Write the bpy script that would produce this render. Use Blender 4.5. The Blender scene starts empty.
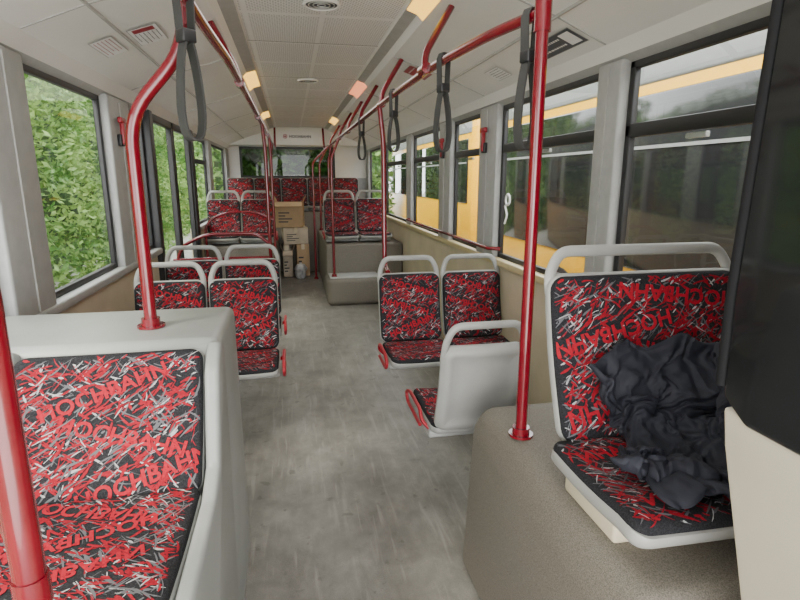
import bpy, bmesh, math, random
from mathutils import Vector, Matrix, noise
random.seed(7)
SC = bpy.context.scene
COL = SC.collection
rnd = random.random

# ------------------------------------------------------------ materials
def mat(name, col, rough=.5, metal=0, col2=None, nscale=20, bump=0, bscale=200, spec=.5, emit=None, estr=1, contrast=(.35,.65), coat=0, detail=4):
    m = bpy.data.materials.new(name); m.use_nodes=True
    nt=m.node_tree; p=nt.nodes['Principled BSDF']
    p.inputs['Base Color'].default_value=(*col,1)
    p.inputs['Roughness'].default_value=rough
    p.inputs['Metallic'].default_value=metal
    p.inputs['Specular IOR Level'].default_value=spec
    p.inputs['Coat Weight'].default_value=coat
    tc=nt.nodes.new('ShaderNodeTexCoord')
    if col2 is None: col2=tuple(c*.9 for c in col)
    n=nt.nodes.new('ShaderNodeTexNoise'); n.inputs['Scale'].default_value=nscale; n.inputs['Detail'].default_value=detail
    nt.links.new(tc.outputs['Object'],n.inputs['Vector'])
    r=nt.nodes.new('ShaderNodeValToRGB')
    r.color_ramp.elements[0].position=contrast[0]; r.color_ramp.elements[1].position=contrast[1]
    r.color_ramp.elements[0].color=(*col,1); r.color_ramp.elements[1].color=(*col2,1)
    nt.links.new(n.outputs['Fac'],r.inputs['Fac']); nt.links.new(r.outputs['Color'],p.inputs['Base Color'])
    if bump:
        n2=nt.nodes.new('ShaderNodeTexNoise'); n2.inputs['Scale'].default_value=bscale; n2.inputs['Detail'].default_value=2
        nt.links.new(tc.outputs['Object'],n2.inputs['Vector'])
        b=nt.nodes.new('ShaderNodeBump'); b.inputs['Strength'].default_value=bump; b.inputs['Distance'].default_value=.004
        nt.links.new(n2.outputs['Fac'],b.inputs['Height']); nt.links.new(b.outputs['Normal'],p.inputs['Normal'])
    if emit:
        p.inputs['Emission Color'].default_value=(*emit,1); p.inputs['Emission Strength'].default_value=estr
    return m
RED=mat('red_powder_coat',(.17,.0025,.011),.22,col2=(.14,.002,.009),coat=.5)
REDP=mat('red_plastic',(.34,.008,.022),.35)
SHELL=mat('grey_shell_plastic',(.33,.33,.31),.42,col2=(.285,.285,.27),nscale=6)
GREY=mat('grey_moulded_plastic',(.31,.32,.31),.4,col2=(.25,.26,.25),nscale=3)
PILL=mat('pillar_grey',(.38,.385,.375),.5)
BEIGE=mat('beige_panel',(.62,.54,.39),.5,col2=(.54,.47,.34),nscale=4)
CREAM=mat('cream_panel',(.58,.52,.41),.45,col2=(.52,.47,.37),nscale=4)
SPECK=mat('speckled_grey_cover',(.095,.084,.068),.65,col2=(.21,.188,.155),nscale=380,bump=.2,bscale=300,contrast=(.36,.66))
BLACK=mat('black_rubber',(.015,.015,.017),.45)
MATB=mat('matt_black_rubber',(.008,.008,.009),.85,spec=.2)
FAB=mat('seat_fabric_black',(.010,.010,.012),.9,col2=(.028,.028,.032),nscale=300,bump=.5,bscale=900,spec=.2)
FRED=mat('fabric_red',(.30,.007,.019),.85,col2=(.20,.005,.014),nscale=200,spec=.2)
FLET=mat('fabric_letter_red',(.37,.009,.024),.85,col2=(.28,.007,.018),nscale=200,spec=.2)
FWHT=mat('fabric_white',(.45,.45,.45),.85,col2=(.28,.28,.30),nscale=200,spec=.2)
FGRY=mat('fabric_grey',(.11,.11,.12),.85,spec=.2)
SIDE=mat('ceiling_side_panel',(.78,.77,.735),.4,col2=(.74,.73,.695),nscale=2)
CHAN=mat('ceiling_channel',(.42,.42,.40),.5)
DARKG=mat('dark_gloss',(.012,.013,.014),.08,spec=.6)
STRAP=mat('strap_webbing',(.035,.035,.034),.7)
CARD=mat('cardboard',(.46,.32,.19),.8,col2=(.39,.27,.16),nscale=5)
PALEC=mat('pale_cardboard',(.58,.50,.39),.8,col2=(.46,.39,.30),nscale=9)
BAG=mat('pale_plastic_bag',(.6,.6,.6),.4,col2=(.4,.42,.45),nscale=12)
YEL=mat('bus_yellow',(.80,.42,.0),.3,col2=(.72,.38,.0),nscale=1)
WHITE=mat('white_print',(.85,.85,.84),.5)
INK=mat('ink_dark',(.05,.05,.06),.5)
NAVYL=mat('dark_label',(.02,.03,.05),.4)
ROOF=mat('light_grey_paint',(.22,.23,.23),.4)
METAL=mat('brushed_metal',(.45,.45,.46),.3,metal=1)
TIRE=mat('tyre',(.02,.02,.02),.8)
CLOTH=mat('navy_nylon',(.011,.012,.019),.7,col2=(.018,.019,.028),nscale=30,bump=.25,bscale=500,spec=.3)
WARM=mat('warm_lamp',(.8,.5,.1),.5,emit=(1,.56,.08),estr=2.2)
PINK=mat('pink_lamp',(.8,.35,.2),.5,emit=(1,.30,.13),estr=1.4)
GROUND=mat('concrete_yard',(.33,.32,.29),.9,col2=(.41,.40,.37),nscale=3)
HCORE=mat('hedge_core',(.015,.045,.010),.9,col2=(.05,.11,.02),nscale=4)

def leafmat(name,a,b):
    m=mat(name,a,.6,col2=b,nscale=1.7,contrast=(.4,.62),detail=8)
    nt=m.node_tree;p=nt.nodes['Principled BSDF']
    out=nt.nodes['Material Output']
    t=nt.nodes.new('ShaderNodeBsdfTranslucent'); mx=nt.nodes.new('ShaderNodeMixShader'); mx.inputs[0].default_value=.35
    rp=[n for n in nt.nodes if n.type=='VALTORGB'][0]
    nt.links.new(rp.outputs['Color'],t.inputs['Color'])
    nt.links.new(p.outputs[0],mx.inputs[1]);nt.links.new(t.outputs[0],mx.inputs[2]);nt.links.new(mx.outputs[0],out.inputs['Surface'])
    return m
LEAF=leafmat('leaves',(.08,.20,.035),(.34,.50,.15))

def glass(name,tint,base,graze):
    m=bpy.data.materials.new(name);m.use_nodes=True;nt=m.node_tree;nt.nodes.clear()
    o=nt.nodes.new('ShaderNodeOutputMaterial');t=nt.nodes.new('ShaderNodeBsdfTransparent');g=nt.nodes.new('ShaderNodeBsdfGlossy')
    t.inputs[0].default_value=(*tint,1);g.inputs['Roughness'].default_value=.02
    lw=nt.nodes.new('ShaderNodeLayerWeight');lw.inputs[0].default_value=.5
    pw=nt.nodes.new('ShaderNodeMath');pw.operation='POWER';pw.inputs[1].default_value=4;nt.links.new(lw.outputs['Facing'],pw.inputs[0])
    ma=nt.nodes.new('ShaderNodeMath');ma.operation='MULTIPLY_ADD';ma.inputs[1].default_value=graze;ma.inputs[2].default_value=base
    nt.links.new(pw.outputs[0],ma.inputs[0])
    mx=nt.nodes.new('ShaderNodeMixShader');nt.links.new(ma.outputs[0],mx.inputs[0])
    nt.links.new(t.outputs[0],mx.inputs[1]);nt.links.new(g.outputs[0],mx.inputs[2]);nt.links.new(mx.outputs[0],o.inputs[0])
    return m
GLASS=glass('window_glass',(.93,.95,.93),.05,.25)
GLASSD=glass('tinted_glass',(.08,.10,.085),.03,.15)

def floormat():
    m=bpy.data.materials.new('worn_vinyl_floor');m.use_nodes=True;nt=m.node_tree;p=nt.nodes['Principled BSDF']
    tc=nt.nodes.new('ShaderNodeTexCoord')
    mp=nt.nodes.new('ShaderNodeMapping');mp.inputs['Scale'].default_value=(1.5,1,1);nt.links.new(tc.outputs['Object'],mp.inputs[0])
    n=nt.nodes.new('ShaderNodeTexNoise');n.inputs['Scale'].default_value=3.0;n.inputs['Detail'].default_value=14;n.inputs['Roughness'].default_value=.72;n.inputs['Distortion'].default_value=.15
    nt.links.new(mp.outputs[0],n.inputs[0])
    r=nt.nodes.new('ShaderNodeValToRGB');e=r.color_ramp.elements
    e[0].position=.32;e[0].color=(.115,.107,.094,1);e[1].position=.70;e[1].color=(.25,.238,.213,1)
    x=e.new(.5);x.color=(.172,.163,.145,1)
    nt.links.new(n.outputs['Fac'],r.inputs[0])
    v=nt.nodes.new('ShaderNodeTexNoise');v.inputs['Scale'].default_value=240;nt.links.new(tc.outputs['Object'],v.inputs[0])
    mx=nt.nodes.new('ShaderNodeMixRGB');mx.blend_type='OVERLAY';mx.inputs[0].default_value=.4
    nt.links.new(r.outputs[0],mx.inputs[1]);nt.links.new(v.outputs['Fac'],mx.inputs[2])
    prev=mx.outputs[0]
    for rot,sc,lo,wd,colr,st in ((.5,(16,2.5,1),.58,.14,(.085,.078,.066,1),.35),(-.9,(24,2,1),.58,.12,(.30,.285,.26,1),.45),(0,(12,12,1),.64,.05,(.06,.055,.047,1),.5),(1.2,(40,3,1),.60,.10,(.28,.265,.24,1),.45),(.2,(3,5,1),.56,.12,(.10,.092,.08,1),.4)):
        mp2=nt.nodes.new('ShaderNodeMapping');mp2.inputs['Scale'].default_value=sc;mp2.inputs['Rotation'].default_value=(0,0,rot);nt.links.new(tc.outputs['Object'],mp2.inputs[0])
        n3=nt.nodes.new('ShaderNodeTexNoise');n3.inputs['Scale'].default_value=1;n3.inputs['Detail'].default_value=8;n3.inputs['Distortion'].default_value=.4;nt.links.new(mp2.outputs[0],n3.inputs[0])
        r3=nt.nodes.new('ShaderNodeValToRGB');r3.color_ramp.elements[0].position=lo;r3.color_ramp.elements[0].color=(0,0,0,1);r3.color_ramp.elements[1].position=lo+wd;r3.color_ramp.elements[1].color=(st,st,st,1)
        nt.links.new(n3.outputs['Fac'],r3.inputs[0])
        mx2=nt.nodes.new('ShaderNodeMixRGB');mx2.inputs[2].default_value=colr
        nt.links.new(r3.outputs[0],mx2.inputs[0]);nt.links.new(prev,mx2.inputs[1]);prev=mx2.outputs[0]
    nt.links.new(prev,p.inputs['Base Color'])
    p.inputs['Roughness'].default_value=.42
    b=nt.nodes.new('ShaderNodeBump');b.inputs['Strength'].default_value=.12;nt.links.new(v.outputs['Fac'],b.inputs['Height']);nt.links.new(b.outputs[0],p.inputs['Normal'])
    return m
FLOOR=floormat()
def perfmat():
    m=bpy.data.materials.new('perforated_ceiling');m.use_nodes=True;nt=m.node_tree;p=nt.nodes['Principled BSDF']
    tc=nt.nodes.new('ShaderNodeTexCoord');s=nt.nodes.new('ShaderNodeSeparateXYZ');nt.links.new(tc.outputs['Object'],s.inputs[0])
    def M(op,a,b=None):
        n=nt.nodes.new('ShaderNodeMath');n.operation=op
        for i,x in enumerate((a,b)):
            if x is None: continue
            if isinstance(x,(int,float)): n.inputs[i].default_value=x
            else: nt.links.new(x,n.inputs[i])
        return n.outputs[0]
    sx=M('SINE',M('MULTIPLY',s.outputs[0],2*math.pi/.026));sy=M('SINE',M('MULTIPLY',s.outputs[1],2*math.pi/.026))
    dots=M('GREATER_THAN',M('MULTIPLY',sx,sy),.4)
    fy=M('FRACT',M('DIVIDE',s.outputs[1],.63))
    fx=M('FRACT',M('DIVIDE',M('ADD',s.outputs[0],.205),.4))
    cell=M('MULTIPLY',M('GREATER_THAN',fy,.07),M('GREATER_THAN',fx,.06))
    seam=M('LESS_THAN',M('FRACT',M('DIVIDE',s.outputs[1],1.26)),.012)
    d=M('MULTIPLY',dots,cell)
    mx=nt.nodes.new('ShaderNodeMixRGB');mx.inputs[1].default_value=(.80,.79,.76,1);mx.inputs[2].default_value=(.30,.295,.285,1)
    nt.links.new(M('MAXIMUM',d,seam),mx.inputs[0]);nt.links.new(mx.outputs[0],p.inputs['Base Color']);p.inputs['Roughness'].default_value=.45
    return m
PERF=perfmat()

# ------------------------------------------------------------ mesh builder
def fillet(pts,r,n=6):
    pts=[Vector(p) for p in pts]
    out=[pts[0]]
    for i in range(1,len(pts)-1):
        a,b,c=pts[i-1],pts[i],pts[i+1]
        d1=(a-b);d2=(c-b);l=min(r,d1.length*.48,d2.length*.48)
        p=b+d1.normalized()*l;q=b+d2.normalized()*l
        for k in range(n+1):
            t=k/n;out.append(p*(1-t)**2+b*2*t*(1-t)+q*t*t)
    out.append(pts[-1]);return out
class M:
    def __init__(s): s.v=[];s.f=[];s.mi=[];s.mats=[];s.sm=[]
    def add(s,vs,fs,m,smooth=True):
        if m not in s.mats:s.mats.append(m)
        k=s.mats.index(m);o=len(s.v)
        s.v+= [Vector(x) for x in vs]
        for f in fs: s.f.append([i+o for i in f]);s.mi.append(k);s.sm.append(smooth)
        return s
    def bm(s,b,m,smooth=True):
        b.verts.ensure_lookup_table();b.verts.index_update()
        s.add([v.co.copy() for v in b.verts],[[v.index for v in f.verts] for f in b.faces],m,smooth);b.free();return s
    def box(s,lo,hi,m,bev=0,seg=3,smooth=True):
        b=bmesh.new();bmesh.ops.create_cube(b,size=1)
        for v in b.verts: v.co=Vector([(lo[i]+hi[i])/2+v.co[i]*(hi[i]-lo[i]) for i in range(3)])
        if bev: bmesh.ops.bevel(b,geom=b.edges[:],offset=bev,segments=seg,affect='EDGES',profile=.5)
        return s.bm(b,m,smooth and bev>0)
    def prism(s,poly,axis,a,c,m,bev=0,seg=3):
        b=bmesh.new();o=[i for i in range(3) if i!=axis]
        def P(p,t):
            v=[0,0,0];v[o[0]]=p[0];v[o[1]]=p[1];v[axis]=t;return v
        A=[b.verts.new(P(p,a)) for p in poly];B=[b.verts.new(P(p,c)) for p in poly];n=len(poly)
        b.faces.new(A);b.faces.new(B[::-1])
        for i in range(n): b.faces.new([A[i],B[i],B[(i+1)%n],A[(i+1)%n]])
        bmesh.ops.recalc_face_normals(b,faces=b.faces[:])
        if bev: bmesh.ops.bevel(b,geom=b.edges[:],offset=bev,segments=seg,affect='EDGES',profile=.5)
        return s.bm(b,m,bev>0)
    def sweep(s,pts,sec,m,closed=False,ref=None,smooth=True,rfun=None):
        pts=[Vector(p) for p in pts];n=len(pts);vs=[];k=len(sec)
        prev=None
        for i,p in enumerate(pts):
            if closed: t=(pts[(i+1)%n]-pts[i-1])
            else: t=pts[min(i+1,n-1)]-pts[max(i-1,0)]
            t.normalize()
            if ref is not None: x=Vector(ref)
            elif prev is None: x=Vector((0,0,1)) if abs(t.z)<.9 else Vector((1,0,0))
            else: x=prev
            x=(x-t*x.dot(t)).normalized();prev=x;y=t.cross(x)
            f=rfun(i/(n-1)) if rfun else 1
            for a,b in sec: vs.append(p+x*a*f+y*b*f)
        fs=[]
        for i in range(n if closed else n-1):
            for j in range(k):
                fs.append([i*k+j,i*k+(j+1)%k,((i+1)%n)*k+(j+1)%k,((i+1)%n)*k+j])
        if not closed: fs.append(list(range(k))[::-1]);fs.append([(n-1)*k+j for j in range(k)])
        return s.add(vs,fs,m,smooth)
    def tube(s,pts,r,m,fr=0,seg=12,closed=False,ry=None,ref=None,rfun=None):
        if fr: pts=fillet(pts,fr)
        ry=ry or r
        sec=[(r*math.cos(2*math.pi*j/seg),ry*math.sin(2*math.pi*j/seg)) for j in range(seg)]
        return s.sweep(pts,sec,m,closed,ref,rfun=rfun)
    def band(s,pts,axis,w,t,m,closed=False):
        return s.sweep(pts,[(-w/2,-t/2),(w/2,-t/2),(w/2,t/2),(-w/2,t/2)],m,closed,ref=axis,smooth=False)
    def disc(s,c,ax,r,h,m,seg=24,bev=0):
        c=Vector(c);a=Vector(ax).normalized()
        return s.tube([c,c+a*h],r,m,seg=seg)
    def obj(s,name,parent=None,**props):
        me=bpy.data.meshes.new(name);off=Vector((0,0,0))
        if parent is not None: off=parent.location if parent.parent is None else parent.location+parent.parent.location
        me.from_pydata([v-off for v in s.v],[],s.f)
        for m in s.mats: me.materials.append(m)
        me.polygons.foreach_set('material_index',s.mi);me.polygons.foreach_set('use_smooth',s.sm);me.update()
        o=bpy.data.objects.new(name,me);COL.objects.link(o)
        if parent is not None:o.parent=parent
        for k,v in props.items():o[k]=v
        try: me.set_sharp_from_angle(angle=math.radians(42))
        except Exception: pass
        return o
def thing(name,loc,label,cat,group=None):
    e=bpy.data.objects.new(name,None);e.location=loc;e.empty_display_size=.1;COL.objects.link(e)
    e['label']=label;e['category']=cat
    if group:e['group']=group
    return e
def solo(m,name,label,cat,group=None):
    zs=min(v.z for v in m.v);cx=sum(v.x for v in m.v)/len(m.v);cy=sum(v.y for v in m.v)/len(m.v)
    c=Vector((cx,cy,zs));m.v=[v-c for v in m.v]
    o=m.obj(name,None,label=label,category=cat);o.location=c
    if group:o['group']=group
    return o
def copy_thing(root,loc,rz=None,label=None,scale=None,skip=()):
    n=root.copy();n.location=loc
    if rz is not None:n.rotation_euler=(0,0,rz)
    if scale:n.scale=scale
    COL.objects.link(n)
    if label:n['label']=label
    def rec(a,b):
        for ch in a.children:
            if ch.name.split('.')[0] in skip: continue
            c=ch.copy();c.parent=b;COL.objects.link(c);rec(ch,c)
    rec(root,n);return n
def struct(m,name):
    o=m.obj(name);o['kind']='structure';return o

# ------------------------------------------------------------ text
def text_bm(txt,off=.028):
    cu=bpy.data.curves.new('t','FONT');cu.body=txt;cu.size=1;cu.offset=off;cu.resolution_u=3;cu.space_character=1.04
    o=bpy.data.objects.new('t',cu);COL.objects.link(o)
    bpy.context.view_layer.update()
    me=bpy.data.meshes.new_from_object(o.evaluated_get(bpy.context.evaluated_depsgraph_get()))
    bpy.data.objects.remove(o)
    xs=[v.co.x for v in me.vertices];ys=[v.co.y for v in me.vertices]
    h=max(ys)-min(ys);cx=(max(xs)+min(xs))/2;cy=(max(ys)+min(ys))/2
    V=[((v.co.x-cx)/h,(v.co.y-cy)/h) for v in me.vertices];F=[list(p.vertices) for p in me.polygons]
    bpy.data.meshes.remove(me)
    return V,F,(max(xs)-min(xs))/h
WORD=text_bm('HOCHBAHN')

# ------------------------------------------------------------ upholstered panels
def rr(w,L,r,d):
    w2=w/2-d;a=d;b=L-d;r=max(r-d,.003);out=[]
    cs=[(w2-r,b-r,0),(-w2+r,b-r,90),(-w2+r,a+r,180),(w2-r,a+r,270)]
    for i,(x,y,s) in enumerate(cs):
        arc=[(x+r*math.cos(math.radians(s+k*15)),y+r*math.sin(math.radians(s+k*15))) for k in range(7)]
        out+=arc
        nx,ny,ns=cs[(i+1)%4];p=arc[-1];q=(nx+r*math.cos(math.radians(ns)),ny+r*math.sin(math.radians(ns)))
        for k in range(1,8): out.append((p[0]+(q[0]-p[0])*k/8,p[1]+(q[1]-p[1])*k/8))
    return out
def panel(m,S,w,L,r,front,back,mt):
    rings=[];cy=L/2
    def sc(d,h,k):
        return [S(x*k,cy+(y-cy)*k,h) for x,y in rr(w,L,r,d)]
    bd,bh=back[-1];fd,fh=front[-1]
    for k in (.25,.5,.75): rings.append(sc(bd,bh,k))
    for d,h in back[::-1]: rings.append(sc(d,h,1))
    for d,h in front: rings.append(sc(d,h,1))
    for k in (.86,.72,.55,.38,.2): rings.append(sc(fd,fh,k))
    n=len(rings[0]);vs=[p for r_ in rings for p in r_]
    fs=[]
    for i in range(len(rings)-1):
        for j in range(n): fs.append([i*n+j,i*n+(j+1)%n,(i+1)*n+(j+1)%n,(i+1)*n+j])
    c0=len(vs);vs.append(S(0,cy,bh));c1=len(vs);vs.append(S(0,cy,fh))
    for j in range(n):
        fs.append([c0,(j+1)%n,j]);b=(len(rings)-1)*n;fs.append([c1,b+j,b+(j+1)%n])
    m.add(vs,fs,mt)
PROF=[(0,0),(.002,.008),(.006,.014),(.014,.018),(.03,.020)]
def hprof(d):
    for i in range(len(PROF)-1):
        if d<=PROF[i+1][0]:
            t=(d-PROF[i][0])/(PROF[i+1][0]-PROF[i][0]);return PROF[i][1]*(1-t)+PROF[i+1][1]*t
    return PROF[-1][1]
def pattern(m,S,w,L,words,dens,rs,bold=.72):
    R=random.Random(rs);mg=.005
    def ok(u,s): return abs(u)<w/2-mg and mg<s<L-mg
    def hh(u,s): return hprof(min(w/2-abs(u),s,L-s))
    boxes=[]
    for (cu,cs,ang,h) in words:
        V,F,wd=WORD;b=bmesh.new();ca,sa=math.cos(ang),math.sin(ang)
        vv=[b.verts.new((cu+(x*ca-y*sa)*h,cs+(x*sa+y*ca)*h,0)) for x,y in V]
        for f in F:
            try:b.faces.new([vv[i] for i in f])
            except Exception:pass
        for co,no in (((w/2-mg,0,0),(1,0,0)),((-w/2+mg,0,0),(-1,0,0)),((0,L-mg,0),(0,1,0)),((0,mg,0),(0,-1,0))):
            bmesh.ops.bisect_plane(b,geom=b.verts[:]+b.edges[:]+b.faces[:],plane_co=co,plane_no=no,clear_outer=True)
        b.verts.ensure_lookup_table();b.verts.index_update()
        m.add([S(v.co.x,v.co.y,hh(v.co.x,v.co.y)+.0020) for v in b.verts],[[v.index for v in f.verts] for f in b.faces],FLET)
        b.free();boxes.append((cu,cs,ca,sa,wd*h/2+.002,h/2+.002))
    n=int(dens*w*L)
    for _ in range(n):
        u=R.uniform(-w/2,w/2);s=R.uniform(0,L)
        hit=False
        for cu,cs,ca,sa,a,b2 in boxes:
            x=(u-cu)*ca+(s-cs)*sa;y=-(u-cu)*sa+(s-cs)*ca
            if abs(x)<a and abs(y)<b2: hit=True
        if hit and R.random()<.78: continue
        base=R.choice([.55,.6,.45,-.5,.75,1.1,2.3]);ang=base+R.uniform(-.22,.22)
        ln=R.uniform(.014,.066);wd=R.uniform(.0006,.0026)*bold;c=R.random()
        mt=FRED if c<.50 else FWHT if c<.66 else FGRY
        if mt is FRED: wd*=1.4
        if mt is FWHT: ln*=.65
        if hit: ln*=.6
        bend=R.uniform(-.7,.7);K=4
        x,y=u,s;a=ang;L_=[];R_=[];good=True
        for k in range(K+1):
            t=k/K;ww=wd*(.25+1.0*math.sin(math.pi*min(1,t*.8+.15)))*R.uniform(.6,1.4)
            nx,ny=-math.sin(a),math.cos(a)
            for sg,lst in ((1,L_),(-1,R_)):
                px,py=x+nx*ww*sg,y+ny*ww*sg
                if not ok(px,py):good=False
                lst.append((px,py))
            x+=math.cos(a)*ln/K;y+=math.sin(a)*ln/K;a+=bend/K
        if not good: continue
        e=.0008+R.random()*.0017
        vs=[S(px,py,hh(px,py)+e) for px,py in L_+R_]
        m.add(vs,[[k,k+1,K+2+k,K+1+k] for k in range(K)],mt)

def surf(path,side=1,k=0.0,w=.4,o=(0,0,0)):
    def S(u,s,h):
        e=.004;y0,z0=path(s-e);y1,z1=path(s+e);ty,tz=y1-y0,z1-z0;l=math.hypot(ty,tz);ty/=l;tz/=l
        ny,nz=(-tz*side,ty*side);y,z=path(s);q=h+k*(2*u/w)**2
        return Vector((o[0]+u,o[1]+y+ny*q,o[2]+z+nz*q))
    return S

def make_seat(name,o,label,w=.405,wc=None,xc=0,depth=.39,hs=.45,hb=.43,rake=.10,handle=.10,side_handle=1,
              words_b=None,words_c=None,seed=1,dens=1500,bracket=True,group=None,shellmat=SHELL,thick=.04,rim=.003,gap=.012,cr=.05,bold=.8,fabric=True):
    """o = floor/base point below the backrest foot; seat faces -Y"""
    e=thing(name,o,label,'seat',group);ox,oy,oz=o;wc=wc or w
    Lb=math.hypot(rake,hb)
    def pb(s):
        t=s/Lb;return (.0+rake*t+ .018*math.sin(t*math.pi)*1.0 , hs+gap+hb*t)
    def pc(s):
        t=s/depth;return (-.005-depth*t, hs+.012*t-.012*math.sin(min(1,max(0,t))*math.pi)-(.05*(t-.8)**2*8 if t>.8 else 0))
    Sb=surf(pb,1,.010,w,o);Sc=surf(pc,-1,.008,wc,(ox+xc,oy,oz))
    m=M();panel(m,Sb,w+rim*2,Lb+rim*2,cr+.004,[(0,-.012),(.002,-.002),(.006,.002)],[(0,-.02),(.004,-thick*.6),(.014,-thick*.85),(.03,-thick),(.05,-thick+.004),(.06,-thick+.008)],shellmat)
    m.obj('backrest_shell',e)
    m=M();panel(m,lambda u,s,h:Sb(u,s+.001,h+.001),w-.003,Lb-.002,cr,PROF,[(0,-.003),(.01,-.006)],FAB)
    pattern(m,lambda u,s,h:Sb(u,s+.001,h+.001),w-.003,Lb-.002,words_b or [],dens,seed,bold);m.obj('backrest_cushion',e)
    m=M();panel(m,Sc,wc+.008,depth+.010,cr-.005,[(0,-.014),(.002,-.002),(.006,.002)],[(0,-.024),(.006,-.033),(.02,-.040),(.05,-.044)],shellmat)
    m.obj('seat_pan',e)
    m=M();panel(m,lambda u,s,h:Sc(u,s,h+.001),wc-.003,depth-.002,cr-.01,PROF,[(0,-.003),(.01,-.006)],FAB)
    pattern(m,lambda u,s,h:Sc(u,s,h+.001),wc-.003,depth-.002,words_c or [],dens,seed+50,bold);m.obj('seat_cushion',e)
    if handle:
        m=M();hw=w/2-.012
        a=Sb(-hw,Lb-.05,-.018);b=Sb(hw,Lb-.05,-.018);dz=Vector((0,rake/hb*.8,1)).normalized()*(handle+.05)
        a2=a+dz+Vector((.035,0,0));b2=b+dz-Vector((.035,0,0))
        m.tube([a,a+dz*.45,a2,b2,b+dz*.45,b],.011,shellmat,fr=.06,seg=12,ry=.017,ref=(0,1,0))
        m.obj('grab_handle',e)
    if side_handle:
        m=M();sx=ox+xc+side_handle*(wc/2+.008);dx=side_handle*.022
        z0=oz+hs;pts=[(sx-dx*.6,oy-.08,z0-.035),(sx+dx,oy-.1,z0-.0),(sx+dx,oy-.12,z0+.045),(sx+dx,oy-depth+.07,z0+.045),(sx+dx,oy-depth-.005,z0+.01),(sx+dx,oy-depth+.03,z0-.035),(sx+dx,oy-.12,z0-.035)]
        m.tube(fillet(pts,.035)+[],.0095,REDP,seg=10);m.obj('side_grip',e,label='red moulded plastic side grip')
    if bracket:
        m=M();zb=oz+hs-.045
        m.box((ox-w/2,oy-.26,zb-.035),(ox+w/2,oy-.06,zb+.004),PILL,.012)
        m.obj('mounting_bracket',e)
    return e

# ------------------------------------------------------------ shell of the bus
XL,XR,Y0,Y1=-1.05,1.38,-1.3,10.0
ZS,ZT=.95,1.96
m=M();m.box((XL-.05,Y0,-.06),(XR+.05,Y1+.05,0),FLOOR);struct(m,'floor')
m=M();m.box((XR,Y0,0),(XR+.05,Y1,ZS),BEIGE);struct(m,'wall_right')
m=M();m.box((XL-.05,Y0,0),(XL,4.62,ZS),BEIGE);m.box((XL-.05,6.28,0),(XL,Y1,ZS),BEIGE);struct(m,'wall_left')
WX0,WX1,WZ0,WZ1=-.84,.80,1.50,2.03
m=M();m.box((XL,Y1,0),(XR,Y1+.05,WZ0),PILL);m.box((XL,Y1,WZ1),(XR,Y1+.05,2.36),SIDE)
m.box((XL,Y1,WZ0),(WX0,Y1+.05,WZ1),SIDE);m.box((WX1,Y1,WZ0),(XR,Y1+.05,WZ1),SIDE)
m.box((XL+.02,9.75,2.04),(XR-.02,Y1,2.345),SIDE,.02);struct(m,'wall_rear')
prof=[(XR+.02,ZT),(1.36,1.99),(1.34,2.05),(1.10,2.15),(.70,2.28),(.67,2.31),(.61,2.33),(.605,2.345),(-.225,2.345),(-.23,2.33),(-.30,2.31),(-.33,2.28),(-.73,2.15),(-.98,2.05),(-1.03,1.99),(XL-.02,ZT)]
m=M()
for i in range(len(prof)-1):
    a,b=prof[i],prof[i+1];mt=SIDE
    if i==7: mt=PERF
    elif i in(5,9): mt=CHAN
    elif i in (0,14): mt=PILL
    m.add([(a[0],Y0,a[1]),(b[0],Y0,b[1]),(b[0],Y1,b[1]),(a[0],Y1,a[1])],[[0,1,2,3]],mt,False)
m.add([(XR+.05,Y0,2.42),(XL-.05,Y0,2.42),(XL-.05,Y1+.05,2.42),(XR+.05,Y1+.05,2.42)],[[0,1,2,3]],ROOF,False)
m.add([(XR+.05,Y0,1.96),(XR+.05,Y0,2.42),(XR+.05,Y1+.05,2.42),(XR+.05,Y1+.05,1.96)],[[0,1,2,3]],ROOF,False)
m.add([(XL-.05,Y0,1.96),(XL-.05,Y0,2.42),(XL-.05,Y1+.05,2.42),(XL-.05,Y1+.05,1.96)],[[0,1,2,3]],ROOF,False)
struct(m,'ceiling')
tn=[2]
def trim(m):
    struct(m,'trim_%d'%tn[0]);tn[0]+=1
for (xa,za,xb,zb,ys) in ((1.335,2.052,.705,2.277,(1.05,2.25,3.75,5.25,6.75,8.25)),(-.975,2.052,-.335,2.277,(1.2,2.45,3.95,5.45,6.95,8.45))):
    m=M();mx,mz=((1.10,2.15) if xb>0 else (-.73,2.15))
    for y in ys:
        m.sweep([(xa,y,za-.001),(mx,y,mz-.001),(xb,y,zb-.001)],[(-.005,-.002),(.005,-.002),(.005,.002),(-.005,.002)],CHAN,ref=(0,1,0),smooth=False)
    trim(m)
m=M();m.box((1.095,Y0,2.140),(1.105,Y1,2.152),CHAN);m.box((-.735,Y0,2.140),(-.725,Y1,2.152),CHAN);trim(m)
m=M();m.box((XR-.035,Y0,ZS-.03),(XR+.05,Y1,ZS+.015),mat('sill_cream',(.6,.5,.28),.4),.01);trim(m)
m=M();m.box((XL-.05,Y0,ZS-.03),(XL+.04,4.6,ZS+.015),PILL,.01);m.box((XL-.05,6.3,ZS-.03),(XL+.04,Y1,ZS+.015),PILL,.01);trim(m)
wn=[1]
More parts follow.
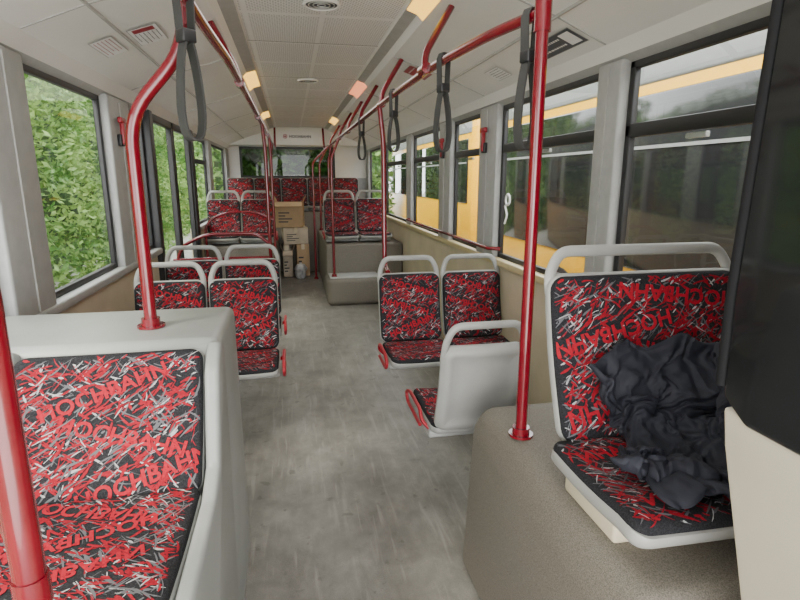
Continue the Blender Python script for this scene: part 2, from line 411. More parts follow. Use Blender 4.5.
def window(x,inn,y0,y1,hop,z0=ZS+.01,z1=ZT+.01,g=GLASS):
    m=M();f=.035;a,b=sorted((x,x+inn*.03))
    m.box((a,y0,z0),(b,y0+f,z1),BLACK,.006);m.box((a,y1-f,z0),(b,y1,z1),BLACK,.006)
    m.box((a,y0,z0),(b,y1,z0+f),BLACK,.006);m.box((a,y0,z1-f),(b,y1,z1),BLACK,.006)
    if hop: m.box((a,y0,1.665),(b,y1,1.72),BLACK,.006);m.box((b-.01 if inn>0 else a-.008,(y0+y1)/2-.05,1.64),(b+.01 if inn>0 else a+.01,(y0+y1)/2+.05,1.66),PILL,.003)
    xm=(a+b)/2
    m.add([(xm,y0,z0),(xm,y1,z0),(xm,y1,z1),(xm,y0,z1)],[[0,1,2,3]],g,False)
    struct(m,'window_%d'%wn[0]);wn[0]+=1
RW=[(1.36,2.15,1),(2.33,3.54,1),(3.88,4.62,1),(4.98,6.2,1),(6.45,8.05,1),(8.35,9.7,0)]
LW=[(-.5,2.20,0),(2.55,3.58,0),(4.02,4.52,0),(6.42,7.6,1),(7.9,9.6,0)]
for a,b,h in RW: window(XR+.015,1,a,b,h)
for a,b,h in LW: window(XL-.015,-1,a,b,h)
def pillars(x0,x1,ws,yend,extra,mt):
    prev=Y0
    for a,b,h in ws+[(yend,yend,0)]:
        if a-prev>.02 and not(extra and prev<extra[0] and a>extra[1]-.01):
            m=M();mm=BLACK if (x0>0 and a<1.5) else mt
            m.box((x0,prev,ZS),(x1,a,ZT+.02),mm,.012)
            if x0>0 and a>1.5 or x0<0: m.box(((x0-.006) if x0>0 else x1-.01,(prev+a)/2-.004,ZS+.02),((x0+.01) if x0>0 else x1+.006,(prev+a)/2+.004,ZT),CHAN)
            trim(m)
        prev=b
pillars(XR-.025,XR+.05,RW,Y1,None,PILL)
pillars(XL-.05,XL+.03,LW,Y1,(4.55,6.4),PILL)
m=M();f=.05
for a,b in ((4.62,5.42),(5.44,6.28)):
    m.box((XL-.03,a,.02),(XL+.02,a+f,2.0),BLACK,.008);m.box((XL-.03,b-f,.02),(XL+.02,b,2.0),BLACK,.008)
    m.box((XL-.03,a,.02),(XL+.02,b,.12),BLACK,.008);m.box((XL-.03,a,1.93),(XL+.02,b,2.03),BLACK,.008)
    m.add([(XL,a,.1),(XL,b,.1),(XL,b,1.95),(XL,a,1.95)],[[0,1,2,3]],GLASS,False)
struct(m,'door_1')
m=M();m.box((XL-.04,4.52,0),(XL+.04,4.62,2.0),BLACK,.01);m.box((XL-.04,6.28,0),(XL+.04,6.42,2.0),BLACK,.01);trim(m)
m=M();m.box((WX0,Y1-.01,WZ0),(WX1,Y1+.02,WZ0+.04),BLACK);m.box((WX0,Y1-.01,WZ1-.04),(WX1,Y1+.02,WZ1),BLACK);m.box((WX0,Y1-.01,WZ0),(WX0+.04,Y1+.02,WZ1),BLACK);m.box((WX1-.04,Y1-.01,WZ0),(WX1,Y1+.02,WZ1),BLACK)
m.add([(WX0,Y1+.01,WZ0),(WX1,Y1+.01,WZ0),(WX1,Y1+.01,WZ1),(WX0,Y1+.01,WZ1)],[[0,1,2,3]],GLASSD,False);struct(m,'window_%d'%wn[0]);wn[0]+=1

# ------------------------------------------------------------ covers
def rbox(lo,hi,mt,bev,name,label,cat):
    m=M();m.box(lo,hi,mt,bev,5);return solo(m,name,label,cat)
m=M();m.prism([(.60,0),(XR-.005,0),(XR-.005,.67),(.675,.67),(.63,.60)],1,.80,1.80,SPECK,.045,6)
solo(m,'wheel_housing','speckled grey moulded wheel housing under the single seat','wheel housing')
e=thing('equipment_box',(-.6,1.8,0),'tall pale grey moulded equipment box carrying a pole','box')
m=M();m.prism([(1.53,0),(2.08,0),(2.06,1.035),(1.62,1.035),(1.53,.8)],0,-1.0,-.225,GREY,.03,5);m.obj('body',e)
SP=[(.86,0),(1.55,0),(1.66,1.0),(1.58,1.04),(1.50,.98),(1.40,.74),(1.30,.70),(.88,.70),(.84,.6)]
m=M();m.prism(SP,0,-.258,-.218,GREY,.014,4);m.obj('side_panel',e)
m=M();m.prism([(.9,0),(1.60,0),(1.64,.96),(1.56,.95),(1.46,.63),(.9,.63)],0,-.78,-.262,GREY,.012,3);m.obj('plinth',e)
m=M();m.prism(SP,0,-.795,-.757,GREY,.014,4);m.obj('side_panel',e)
e=thing('seat_platform',(.9,7.2,0),'two-level speckled grey platform with rounded step','platform')
m=M();m.box((.40,6.72,0),(XR-.005,8.8,.70),SPECK,.03,4);m.obj('body',e)
m=M();m.box((.38,6.34,0),(1.05,6.80,.33),SPECK,.06,6);m.box((.42,6.37,.325),(1.02,6.72,.338),PILL,.006);m.obj('step',e)
rbox((XL+.005,6.75,0),(-.22,8.8,.70),SPECK,.03,'seat_platform','speckled grey raised platform below rear seats','platform')
rbox((XL+.005,8.85,0),(XR-.005,9.98,.97),SPECK,.02,'engine_cover','grey raised engine cover carrying the rear bench row','cover')

# ------------------------------------------------------------ seats
A=.3
wb=[(.03,.345,-A,.040),(-.03,.225,math.pi-A,.040),(.0,.10,.35,.040)]
wc_=[(.02,.28,-A,.038),(-.02,.12,math.pi-A,.038)]
GRP='upholstered bus seats with red lettering fabric'
LAB='grey-shelled seat in red-flecked black fabric '
DN=5400
seat=make_seat('bus_chair',(.735,3.30,0),LAB+'beside the aisle',words_b=wb,words_c=wc_,seed=3,side_handle=-1,group=GRP,dens=DN,bold=.95)
S2=make_seat('bus_chair',(-.31,3.30,0),LAB+'behind the tall box',words_b=wb,words_c=wc_,seed=9,side_handle=1,group=GRP,dens=DN,bold=.95)
plain=make_seat('bus_chair',(1.158,3.30,0),LAB+'under a side window',words_b=wb,words_c=wc_,seed=14,side_handle=0,group=GRP,dens=DN,bold=.95)
copy_thing(plain,(-.735,3.30,0),label=LAB+'by the leafy window')
copy_thing(S2,(-.31,4.14,0),label=LAB+'in second row')
copy_thing(plain,(-.735,4.14,0),label=LAB+'by second-row window')
copy_thing(S2,(.745,2.11,0),math.pi,label='rear-facing seat showing its light grey plastic back shell',scale=(.88,1.12,.94))
for x in (.62,1.045): copy_thing(seat if x<.7 else plain,(x,7.15,.34),label=LAB+'on raised platform')
for x in (-.42,-.84): copy_thing(S2 if x>-.5 else plain,(x,7.15,.34),label=LAB+'past the door')
for i in range(5): copy_thing(plain,(-.80+i*.432,9.32,.608),label=LAB+'in rear row',skip=('grab_handle',),scale=(1.04,1,1))
pi=math.pi
words=[(.09,.405,pi-.12,.050),(-.12,.30,pi+.22,.050),(.12,.205,pi-.3,.048),(-.10,.10,pi+.2,.050)]
words2=[(-.08,.30,pi-.1,.048),(.1,.17,pi-.25,.048),(-.12,.07,pi-.2,.048)]
fr=make_seat('bus_chair',(1.02,1.27,.67),'wide single seat on the wheel housing with jacket on it',w=.62,wc=.67,xc=-.015,depth=.40,hs=.10,hb=.455,rake=.14,handle=.07,side_handle=0,words_b=words,words_c=words2,seed=21,bracket=False,dens=7200,group=GRP,rim=.004,gap=.0,cr=.045,bold=.9)
m=M();m.box((.70,.98,.665),(1.34,1.22,.735),BEIGE,.012);m.obj('plinth',fr,label='beige mounting plinth')
words=[(-.01,.285,.36,.044),(.04,.155,-.28,.044),(.10,.05,.3,.044)]
words2=[(.03,.41,.3,.044),(.0,.29,-.3,.044),(.0,.17,pi-.3,.044),(0,.07,.3,.044)]
make_seat('bus_chair',(-.508,1.37,.0),'low front seat built against the tall grey box',w=.488,wc=.488,depth=.47,hs=.685,hb=.345,rake=.20,handle=0,side_handle=0,words_b=words,words_c=words2,seed=33,bracket=False,dens=7200,shellmat=GREY,thick=.026,group=GRP,rim=.001,gap=-.008,cr=.035,bold=.9)

# ------------------------------------------------------------ poles and rails
def flange(m,x,y,z,r=.04): m.disc((x,y,z),(0,0,1),r,.008,RED);m.disc((x,y,z),(0,0,1),.028,.03,RED)
def clamp(m,p,q,r=.028): m.tube([p,q],r,RED,seg=14)
PL='red powder-coated steel pole '
m=M();m.tube([(.712,1.535,.67),(.712,1.535,2.31)],.0185,RED,seg=20);flange(m,.712,1.535,.671);clamp(m,(.712,1.535,1.90),(.712,1.535,2.0),.024)
solo(m,'grab_pole',PL+'standing on the wheel housing beside the seat','pole','red grab poles')
m=M();m.tube([(.715,1.56,1.955),(.66,1.8,1.955),(.60,2.3,1.95),(.58,3.2,1.95),(.57,9.2,1.95),(.57,9.5,2.3)],.017,RED,fr=.15,seg=14)
for y in (2.4,3.55,4.6,5.6,6.6,8.2):
    m.tube([(.585,y,1.95),(.60,y+.05,2.03),(.76,y+.2,2.27)],.016,RED,fr=.06,seg=12);clamp(m,(.585,y-.04,1.952),(.583,y+.04,1.952),.023)
solo(m,'overhead_rail','red overhead grab rail with slanted ceiling ties','rail')
m=M();m.tube([(-.27,1.45,2.3),(-.27,1.55,2.0),(-.25,1.9,1.97),(-.22,2.4,1.955),(-.215,9.2,1.95),(-.215,9.5,2.3)],.017,RED,fr=.15,seg=14)
for y in (2.9,4.4,6.1,7.8):
    m.tube([(-.22,y,1.95),(-.24,y+.05,2.03),(-.36,y+.2,2.27)],.016,RED,fr=.06,seg=12);clamp(m,(-.22,y-.04,1.952),(-.22,y+.04,1.952),.023)
solo(m,'overhead_rail','red overhead grab rail above the door-side seats','rail')
m=M();m.tube([(-.455,1.79,1.037),(-.455,1.79,1.68),(-.285,1.79,1.87),(-.275,1.79,2.31)],.0195,RED,fr=.09,seg=20);flange(m,-.455,1.79,1.036,.042);clamp(m,(-.278,1.79,1.93),(-.276,1.79,2.02),.025)
solo(m,'grab_pole','red kinked pole standing on the tall grey box','pole','red grab poles')
m=M();m.tube([(-.337,.655,0),(-.337,.655,2.32)],.0185,RED,seg=24);flange(m,-.337,.655,0)
m.tube([(-.337,.655,1.0),(-.46,.86,1.0),(-.9,1.2,1.0),(-1.04,1.2,1.0)],.014,RED,fr=.1);clamp(m,(-.337,.655,.98),(-.337,.655,1.02),.021)
solo(m,'grab_pole','thick red pole with side rail by the entrance','pole','red grab poles')
m=M();m.tube([(.60,3.43,.90),(.60,3.55,.92),(.60,3.56,1.72),(.575,3.56,1.95)],.016,RED,fr=.06,seg=12)
solo(m,'grab_pole','red pole fastened behind an aisle seat back','pole','red grab poles')
for (x,y,z,tx) in ((.475,6.46,.339,.57),(.33,8.2,0,.57),(.52,7.62,.701,.57),(.45,8.62,.701,.57),(-.20,4.98,0,-.215),(-.205,6.55,0,-.215),(-.25,7.62,.701,-.215)):
    m=M();m.tube([(x,y,z),(x,y,1.72),(tx,y,1.95)],.016,RED,fr=.06,seg=12);flange(m,x,y,z,.035)
    solo(m,'grab_pole',PL+('standing on a raised platform' if z else 'rising from the floor'),'pole','red grab poles')
m=M()
m.tube([(-1.0,4.98,.78),(-.95,4.98,.92),(-.75,4.98,1.02),(-.32,4.98,1.02),(-.21,4.98,.93)],.015,RED,fr=.12);m.tube([(-1.03,4.98,.80),(-.21,4.98,.80)],.015,RED)
solo(m,'guard_rail','pair of red curved guard rails beside the door','rail')
m=M();m.tube([(-.97,6.5,0),(-.97,6.5,1.0),(-.75,6.5,1.12),(-.4,6.5,1.12),(-.21,6.5,1.02)],.015,RED,fr=.12);m.tube([(-.96,6.5,.86),(-.21,6.5,.86)],.015,RED)
solo(m,'guard_rail','red guard rails ahead of raised seats','rail')
m=M();m.tube([(XR,3.45,1.03),(1.31,3.5,1.03),(1.31,6.2,1.03),(XR,6.25,1.03)],.013,RED,fr=.05)
solo(m,'guard_rail','thin red rail running along the window sill','rail')

def strap(x,y,rot,L=.33,rz=1.955,wd=.022):
    e=thing('hanging_strap',(x,y,rz-L),'dark webbing hanging strap looped over the red rail','strap','hanging straps')
    top=rz
    m=M()
    m.band([(x-.018,y,top-.10),(x-.022,y,top),(x-.012,y,top+.021),(x+.012,y,top+.021),(x+.022,y,top),(x+.018,y,top-.10)],(0,1,0),wd,.003,STRAP)
    m.obj('rail_loop',e)
    m=M();m.box((x-.021,y-wd*.6,top-.125),(x+.021,y+wd*.6,top-.09),BLACK,.005);m.obj('buckle',e)
    m=M();pts=[]
    for i in range(36):
        a=2*math.pi*i/36;c=math.cos(a);s=math.sin(a)
        sx=abs(s)**.7*(1 if s>0 else -1)
        pts.append((x+sx*.030*(1-.35*c),y,top-.115-(L-.115)/2-c*-(L-.115)/2))
    m.band(pts,(0,1,0),wd,.006,STRAP,closed=True);m.obj('hand_loop',e)
    e.rotation_euler=(0,0,rot)
    return e
strap(-.262,1.68,.75,.38,1.985,.034);strap(.705,1.60,.30,.37,wd=.034);strap(.612,2.2,.35,.35,wd=.032)
for y in (3.1,4.5): strap(.58,y,.45,.31,wd=.028)

# ------------------------------------------------------------ driver partition
e=thing('driver_partition',(.77,.3,0),'cream driver cab door with glossy black glass panel above','partition')
m=M();m.prism([(-.6,0),(.52,0),(.53,.3),(.762,1.03),(.775,1.10),(-.6,1.10)],0,.745,.79,CREAM,.008,3);m.obj('lower_panel',e)
m=M();m.prism([(-.6,1.085),(.72,1.085),(.775,1.12),(.782,1.3),(.755,2.33),(-.6,2.33)],0,.738,.775,DARKG,.012,4);m.obj('glass_panel',e,label='glossy black tinted glass')
m=M();m.tube([(.742,.780,1.14),(.742,.784,1.3),(.742,.757,2.3)],.010,MATB);m.obj('edge_seal',e)
m=M();m.box((.79,.46,0),(XR-.03,.50,2.05),PILL,.01);m.obj('cross_wall',e)

# ------------------------------------------------------------ jacket (cloth draped on the seat)
def jacket():
    e=thing('jacket',(1.0,1.05,.79),'crumpled dark navy jacket lying on the patterned seat','jacket')
    raw=[(1.39,1.22),(1.32,1.02),(1.25,.82),(1.235,.79),(1.15,.788),(1.0,.79),(.89,.795),(.85,.78),(.835,.72),(.83,.58)]
    path=fillet([Vector((0,a,b)) for a,b in raw],.10,8);cum=[0]
    for i in range(1,len(path)):cum.append(cum[-1]+(path[i]-path[i-1]).length)
    def P(s):
        s=max(0,min(cum[-1]-1e-4,s))
        for i in range(len(path)-1):
            if cum[i+1]>=s:
                t=(s-cum[i])/max(1e-6,cum[i+1]-cum[i]);p=path[i].lerp(path[i+1],t);break
        return p
    def S(u,s,h):
        a=P(s-.09);b=P(s+.09);t=(b-a).normalized();n=Vector((0,-abs(t.z),abs(t.y)));p=P(s);return Vector((u,p.y+n.y*h,p.z+n.z*h))
    cols=[]
    def coll(m):
        o=m.obj('tmp');o.modifiers.new('c','COLLISION');o.collision.thickness_outer=.006;o.collision.cloth_friction=40;cols.append(o)
    m=M();m.prism([(.855,.70),(1.30,.70),(1.30,.80),(.87,.802),(.855,.79)],0,.60,1.40,CLOTH,.008,2);coll(m)
    m=M();m.prism([(1.24,.70),(1.40,.70),(1.50,1.3),(1.385,1.3),(1.235,.79)],0,.60,1.40,CLOTH,.008,2);coll(m)
    m=M();m.box((.78,.5,.3),(1.38,.785,1.6),CLOTH);coll(m)
    def drape(name,cu,s0,s1,hw,NU,NS,h0,h1,amp,seed,pin,frames,taper=.0,lay=.018,rot=0,pinrows=2):
        vs=[];fs=[]
        def pos(i,j,layer):
            a=i/NU*2-1;b=j/NS
            u=a*hw*(1-taper*(1-b))*(1+.12*noise.noise(Vector((b*3,seed,a))));s=(b-.5)*(s1-s0)
            u,s=cu+u*math.cos(rot)-s*math.sin(rot),(s0+s1)/2+u*math.sin(rot)+s*math.cos(rot)
            q=Vector((u*9,s*7,seed));n1=noise.noise(q);n2=noise.noise(q*2.1+Vector((5,1,2)))
            edge=min(1,(1-abs(a))*5,b*6,(1-b)*6)
            h=h0+(h1-h0)*b+amp*n1+amp*.5*n2+(layer*lay*max(0,edge))
            u+=.05*noise.noise(q+Vector((9,9,0)))+.015*noise.noise(q*2.3);s+=.05*noise.noise(q+Vector((0,19,4)))
            return S(u,s,max(.012,h))
        idx={}
        for L in (1,-1):
            for i in range(NU+1):
                for j in range(NS+1):
                    rim=i in(0,NU) or j in(0,NS)
                    if L==-1 and rim: idx[(L,i,j)]=idx[(1,i,j)];continue
                    idx[(L,i,j)]=len(vs);vs.append(pos(i,j,L))
        for L in (1,-1):
            for i in range(NU):
                for j in range(NS):
                    f=[idx[(L,i,j)],idx[(L,i+1,j)],idx[(L,i+1,j+1)],idx[(L,i,j+1)]]
                    fs.append(f if L==-1 else f[::-1])
        m=M();m.add(vs,fs,CLOTH);o=m.obj('tmpc')
        vg=o.vertex_groups.new(name='pin')
        for i in range(NU+1):
            if any(abs(i/NU-p)<.04 for p in pin): vg.add([idx[(1,i,k)] for k in range(pinrows)],1,'REPLACE')
        c=o.modifiers.new('cl','CLOTH');st=c.settings;st.quality=6;st.mass=.25;st.tension_stiffness=15;st.compression_stiffness=15;st.shear_stiffness=5;st.bending_stiffness=.2;st.air_damping=1.5
        if pin: st.vertex_group_mass='pin'
        cs=c.collision_settings;cs.use_collision=True;cs.distance_min=.005;cs.use_self_collision=True;cs.self_distance_min=.005;cs.collision_quality=3
        c.point_cache.frame_start=1;c.point_cache.frame_end=frames+5
        for fnum in range(1,frames+1): SC.frame_set(fnum)
        dg=bpy.context.evaluated_depsgraph_get();me=bpy.data.meshes.new_from_object(o.evaluated_get(dg))
        V=[v.co.copy() for v in me.vertices];ok=all((v-Vector((1.0,1.05,.9))).length<.75 for v in V)
        m=M();m.add(V if ok else vs,fs,CLOTH);r=m.obj(name,e)
        sm=r.modifiers.new('s','SUBSURF');sm.levels=1;sm.render_levels=1
        mm=M();mm.add(V if ok else vs,fs,CLOTH)
        bpy.data.objects.remove(o);SC.frame_set(1)
        coll(mm)
        return r
    drape('torso',.99,.19,.86,.225,46,62,.05,.045,.058,3.3,(.15,.4,.65,.9),26)
    drape('sleeve',.79,.52,.80,.060,16,40,.04,.04,.020,9.1,(),24,lay=.028,rot=-1.0)
    drape('sleeve',1.03,.44,.84,.068,16,42,.12,.09,.025,11.7,(),22,lay=.03,rot=-.5)
    for o in cols: bpy.data.objects.remove(o)
jacket()

# ------------------------------------------------------------ ceiling fixtures
for (sd,y,l,mt) in ((1,2.45,.45,WARM),(1,5.0,.7,PINK),(1,7.9,.7,WARM),(-1,4.7,.7,WARM),(-1,7.4,.6,WARM)):
    if sd>0: line=[(.614,2.3285),(.668,2.3095),(.698,2.281)]
    else: line=[(-.234,2.3285),(-.298,2.3095),(-.328,2.281)]
    cc=.45 if sd>0 else -.06
    low=[(p[0]+(cc-p[0])*.02,p[1]-.006) for p in line]
    m=M();m.prism(line+low[::-1],1,y,y+l,mt)
    solo(m,'ceiling_lamp','glowing lamp strip set flush along the ceiling channel','lamp','ceiling lamps')
for (x,y) in ((.19,2.95),(.19,5.15)):
    m=M();m.tube([(x+.085*math.cos(a*math.pi/16),y+.085*math.sin(a*math.pi/16),2.338) for a in range(32)],.008,SIDE,closed=True);m.disc((x,y,2.336),(0,0,1),.078,.01,INK)
    for k in range(3): m.tube([(x+(.02+k*.022)*math.cos(a*math.pi/12),y+(.02+k*.022)*math.sin(a*math.pi/12),2.334) for a in range(24)],.003,CHAN,closed=True,seg=6)
    solo(m,'ceiling_vent','round dark slotted vent in the perforated ceiling','vent','ceiling vents')
def sticker(c,tx,ty,w,h,rows,bg,fg,label,head=None):
    c=Vector(c);tx=Vector(tx).normalized();ty=Vector(ty);ty=(ty-tx*ty.dot(tx)).normalized();n=tx.cross(ty)
    if n.z>0:n=-n
    m=M()
    def q(a,b,a2,b2,e,mt): m.add([c+tx*x+ty*y+n*e for x,y in ((a,b),(a2,b),(a2,b2),(a,b2))],[[0,1,2,3]],mt,False)
    q(-w/2-.004,-h/2-.004,w/2+.004,h/2+.004,.0022,CHAN)
    q(-w/2,-h/2,w/2,h/2,.003,bg)
    R=random.Random(int(w*1000))
    x0=-w*.44
    if head: q(-w*.45,-h*.38,-w*.25,h*.38,.004,head);x0=-w*.2
    for i in range(rows):
        y=h/2-h*(i+.75)/(rows+.5);x=x0
        end=w*R.uniform(.2,.42)
        while x<end:
            l=R.uniform(.02,.06)*w
            q(x,y-.10*h/rows,min(x+l,w*.44),y+.10*h/rows,.004,fg);x+=l+.015*w
    solo(m,'notice_sticker',label,'sticker')
sticker((-.64,3.0,2.174),(0,1,0),(.40,0,.13),.28,.13,6,WHITE,INK,'pale notice sticker with printed lines on sloping ceiling',REDP)
sticker((-.82,3.0,2.110),(0,1,0),(.25,0,.10),.28,.10,5,WHITE,REDP,'pale notice sticker with red print on sloping ceiling')
sticker((1.22,3.2,2.096),(0,1,0),(-.24,0,.10),.20,.10,5,WHITE,INK,'small white notice above the side windows')
sticker((1.22,2.5,2.096),(0,1,0),(-.24,0,.10),.44,.11,2,NAVYL,WHITE,'dark blue-black label strip above the side windows',WHITE)
sticker((.90,3.9,2.212),(0,1,0),(-.40,0,.13),.22,.16,3,REDP,WHITE,'reddish notice sticker on the sloping ceiling')
m=M();V,F,wd=WORD;h=.048
m.add([(.20+x*h,9.742,2.19+y*h) for x,y in V],[list(f) for f in F],INK,False)
m.disc((-.05,9.744,2.19),(0,-1,0),.036,.004,REDP);m.tube([(-.05+.021*math.cos(a*math.pi/8),9.738,2.19+.021*math.sin(a*math.pi/8)) for a in range(16)],.005,WHITE,closed=True,seg=6)
solo(m,'operator_sign','small dark lettering with round red emblem on the header','sign')
for (x,y,z,s) in ((XL+.045,3.72,1.78,1),(XR-.04,3.72,1.76,-1),(XR-.04,4.8,1.76,-1)):
    e=thing('emergency_hammer',(x,y,z-.1),'red emergency hammer in its holder on a window pillar','hammer','emergency hammers')
    m=M();m.box((x-.015,y-.03,z-.09),(x+.01,y+.03,z-.02),BLACK,.006);m.obj('holder',e)
    m=M();m.box((x-.012+s*.012,y-.014,z-.08),(x+.012+s*.012,y+.014,z+.06),REDP,.006);m.box((x-.014+s*.012,y-.045,z+.045),(x+.014+s*.012,y+.045,z+.08),REDP,.008);m.obj('hammer',e)
m=M();x=XR+.026
m.tube([(x,3.42+.035*math.cos(a*math.pi/8),1.36+.035*math.sin(a*math.pi/8)) for a in range(16)],.007,WHITE,closed=True,seg=6)
m.tube([(x,3.46,1.20),(x,3.42,1.26),(x,3.47,1.32),(x,3.42,1.325)],.006,WHITE,fr=.02,seg=6)
solo(m,'window_sticker','white curled pictogram stuck on the side window','sticker')

# ------------------------------------------------------------ cartons at the rear
def carton(lo,hi,label,rot=0,open_=False,mt=CARD):
    c=((lo[0]+hi[0])/2,(lo[1]+hi[1])/2,lo[2]);e=thing('cardboard_box',c,label,'box','cardboard boxes piled in the aisle')
    m=M()
    if open_:
        t=.006
        m.box(lo,(hi[0],hi[1],lo[2]+t),mt)
        m.box(lo,(lo[0]+t,hi[1],hi[2]),mt);m.box((hi[0]-t,lo[1],lo[2]),hi,mt)
        m.box(lo,(hi[0],lo[1]+t,hi[2]),mt);m.box((lo[0],hi[1]-t,lo[2]),hi,mt)
    else: m.box(lo,hi,mt,.006,2)
    W=hi[0]-lo[0];H=hi[2]-lo[2]
    for k in range(4): m.box((lo[0]+.12*W,lo[1]-.002,lo[2]+(.2+k*.12)*H),(lo[0]+(.12+(.35,.5,.25,.4)[k])*W,lo[1]+.004,lo[2]+(.25+k*.12)*H),INK)
    m.obj('body',e)
    if not open_:
        m=M();xm=c[0];m.box((xm-.025,lo[1]-.003,hi[2]-.08),(xm+.025,lo[1]-.001,hi[2]),BEIGE);m.box((xm-.025,lo[1]-.003,hi[2]),(xm+.025,hi[1]+.002,hi[2]+.002),BEIGE);m.obj('tape',e)
    if open_:
        for sx in (-1,1):
            m=M();xx=lo[0] if sx<0 else hi[0]
            m.prism([(xx,hi[2]),(xx+sx*.035,hi[2]+.08),(xx+sx*.035,hi[2]+.084),(xx,hi[2]+.006)],1,lo[1],hi[1],mt);m.obj('flap',e)
        m=M();m.prism([(lo[1],hi[2]),(lo[1]-.08,hi[2]-.06),(lo[1]-.084,hi[2]-.056),(lo[1],hi[2]+.005)],0,lo[0],hi[0],mt);m.obj('flap',e)
    e.rotation_euler=(0,0,rot)
    return e
carton((-.16,8.44,.002),(-.01,8.78,.40),'pale worn open box on the aisle floor',0,True,PALEC)
carton((.05,8.48,.002),(.24,8.80,.50),'brown cardboard box standing upright on the aisle floor',.04)
carton((-.15,8.46,.505),(.22,8.80,.76),'wide pale cardboard box in the middle of the pile',.10,False,PALEC)
carton((-.23,8.44,.765),(.18,8.78,1.14),'open brown cardboard box on top of the pile',-.10,True)
carton((-.145,8.47,.014),(-.055,8.76,.495),'narrow pale carton standing inside another box',0,False,PALEC)
vs=[];fs=[];NA,NR=48,24
for i in range(NR+1):
    t=i/NR
    for j in range(NA):
        a=2*math.pi*j/NA;q=Vector((math.cos(a)*2,math.sin(a)*2,t*4))
        r=(.075*math.sin(math.pi*min(1,.12+t*.8))**.6+.02)*(1+.25*noise.noise(q)+.1*noise.noise(q*3))
        if t>.9:r*=.35
        vs.append((.10+r*.9*math.cos(a),8.30+r*1.1*math.sin(a),.002+.24*t))
for i in range(NR):
    for j in range(NA): fs.append([i*NA+j,i*NA+(j+1)%NA,(i+1)*NA+(j+1)%NA,(i+1)*NA+j])
fs.append(list(range(NA))[::-1]);fs.append([NR*NA+j for j in range(NA)])
m=M();m.add(vs,fs,BAG);solo(m,'plastic_bag','small crumpled pale plastic bag before the boxes','bag')

# ------------------------------------------------------------ outside
m=M();m.box((-30,-20,-.45),(30,40,-.36),GROUND);struct(m,'ground')
def bus(y0,y1,x,zb,label,zt=2.10):
    e=thing('bus',(x+1.25,(y0+y1)/2,-.36),label,'bus','parked yellow buses')
    m=M();m.box((x,y0,-.1),(x+2.5,y1,2.75),YEL,.12,5);m.obj('body',e)
    m=M();m.box((x-.012,y0+.1,zt+.07),(x+.2,y1-.1,2.7),ROOF,.03);m.obj('roof_edge',e,label='grey roof edge')
    y=y0+.25
    while y<y1-.8:
        m=M();L=min(1.45,y1-.2-y);m.box((x-.02,y,zb),(x+.05,y+L+.045,zt),DARKG,.02);m.box((x-.028,y+.03,1.72),(x-.015,y+L-.03,1.745),ROOF)
        m.obj('side_window',e,label='dark reflective side window');y+=L+.06
    for yy in (y0+1.6,y1-1.8):
        m=M();m.tube([(x-.02,yy,.12),(x+.25,yy,.12)],.47,TIRE,seg=32);m.tube([(x-.03,yy,.12),(x+.2,yy,.12)],.25,METAL,seg=24);m.obj('wheel',e)
    m=M();m.box((x+.1,y0-.02,1.0),(x+2.4,y0+.05,2.2),DARKG,.04);m.obj('rear_window',e)
    return e
bus(-3.5,7.0,2.75,.76,'yellow city bus with dark windows parked alongside',2.13)
bus(8.1,18,2.75,1.1,'second yellow city bus parked further along')
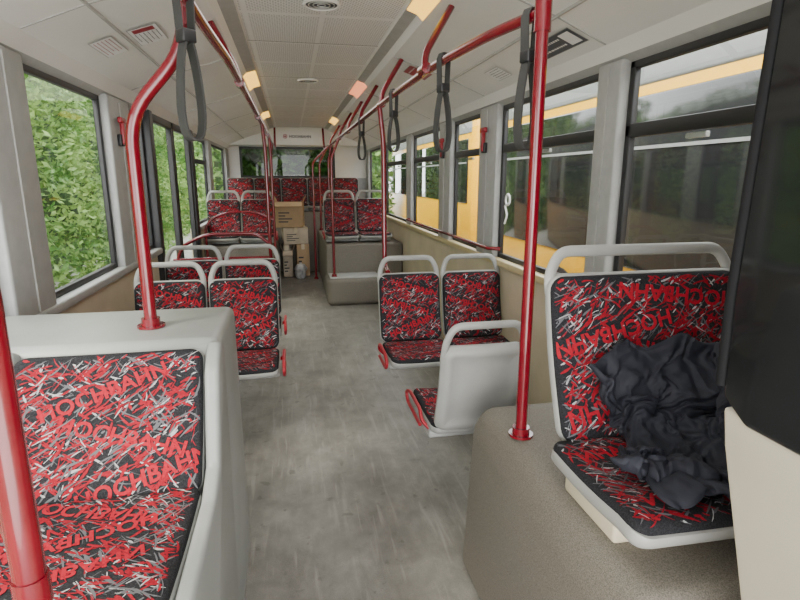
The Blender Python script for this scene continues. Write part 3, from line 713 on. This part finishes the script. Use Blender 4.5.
def hedge(name,x0,x1,y0,y1,z1,n,sz,label,seed,rot=0):
    R=random.Random(seed);vs=[];fs=[]
    for i in range(n):
        y=R.uniform(y0,y1);z=-.4+(z1+.4)*R.random()
        d=noise.noise(Vector((y*.8,z*.9,seed)))*.6+noise.noise(Vector((y*2.3,z*2.3,seed+3)))*.3
        x=x0+(x1-x0)*(.3+.5*d)+R.gauss(0,.13)
        if noise.noise(Vector((y*1.3,z*1.3,seed+9)))>.28 and R.random()<.6: continue
        t=Vector((R.uniform(-1,1),R.uniform(-1,1),R.uniform(-.9,.6))).normalized()
        b=t.cross(Vector((R.uniform(-1,1),R.uniform(-1,1),R.uniform(-1,1)))).normalized()
        s=sz*R.uniform(.5,1.25);c=Vector((x,y,z));k=len(vs)
        vs+= [c-t*s,c+b*s*.42-t*s*.1,c+t*s,c-b*s*.42-t*s*.1];fs.append([k,k+1,k+2,k+3])
    m=M();m.add(vs,fs,LEAF,False)
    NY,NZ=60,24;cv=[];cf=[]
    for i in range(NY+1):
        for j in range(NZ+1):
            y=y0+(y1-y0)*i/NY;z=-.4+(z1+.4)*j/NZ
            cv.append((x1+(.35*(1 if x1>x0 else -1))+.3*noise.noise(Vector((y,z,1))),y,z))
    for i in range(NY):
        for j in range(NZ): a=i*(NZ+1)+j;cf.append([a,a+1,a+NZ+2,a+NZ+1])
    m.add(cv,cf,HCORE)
    o=m.obj(name);o['label']=label;o['category']='hedge';o['kind']='stuff';o.rotation_euler=(0,0,rot)
hedge('hedge',-3.0,-4.2,0,17,4.6,48000,.065,'dense green leafy bushes outside the windows',4)
hedge('hedge',-3.2,-4.6,17.6,34,5,12000,.16,'green bushes continuing along the yard',5)
hedge('hedge',13,14.5,-2.5,1.9,4.6,7000,.12,'green bushes behind the rear window',8,math.pi/2)
hedge('tree_foliage',7.5,9.5,-3,26,7.5,26000,.14,'green tree foliage rising beyond the parked buses',6)

# ------------------------------------------------------------ light, world, camera
w=bpy.data.worlds.new('sky');SC.world=w;w.use_nodes=True;bg=w.node_tree.nodes['Background']
bg.inputs[0].default_value=(.97,.98,1,1);bg.inputs[1].default_value=8.5
def light(kind,name,loc,energy,**k):
    l=bpy.data.lights.new(name,kind);l.energy=energy
    for a,b in k.items(): setattr(l,a,b)
    o=bpy.data.objects.new(name,l);o.location=loc;COL.objects.link(o);return o
s=light('SUN','sun',(0,0,10),7.0,angle=.3,color=(1,.94,.80));s.rotation_euler=(math.radians(25),math.radians(-38),0)
for y in (1.2,3.6,6.0,8.4):
    o=light('AREA','ceiling_fill',(.19,y,2.32),8,shape='RECTANGLE',size=.7,size_y=1.6,color=(1,.96,.89))  # added interior fill under the middle panel, apart from the lamp strips
o=light('AREA','front_fill',(.2,-1.2,.9),72,shape='RECTANGLE',size=2.2,size_y=1.6,color=(1,.98,.94));o.rotation_euler=(math.radians(116),0,0)  # fill added at the open front end, tilted up to brighten the ceiling

cam=bpy.data.cameras.new('camera');cam.lens=24.3;cam.sensor_width=36;cam.clip_start=.02
c=bpy.data.objects.new('camera',cam);COL.objects.link(c)
th=math.radians(12.73);ps=math.radians(11.24)
F=Vector((math.cos(th)*math.sin(ps),math.cos(th)*math.cos(ps),-math.sin(th)));R_=Vector((math.cos(ps),-math.sin(ps),0));Up=R_.cross(F)
mw=Matrix((R_,Up,-F)).transposed().to_4x4();mw.translation=(0,0,1.5);c.matrix_world=mw
SC.camera=c
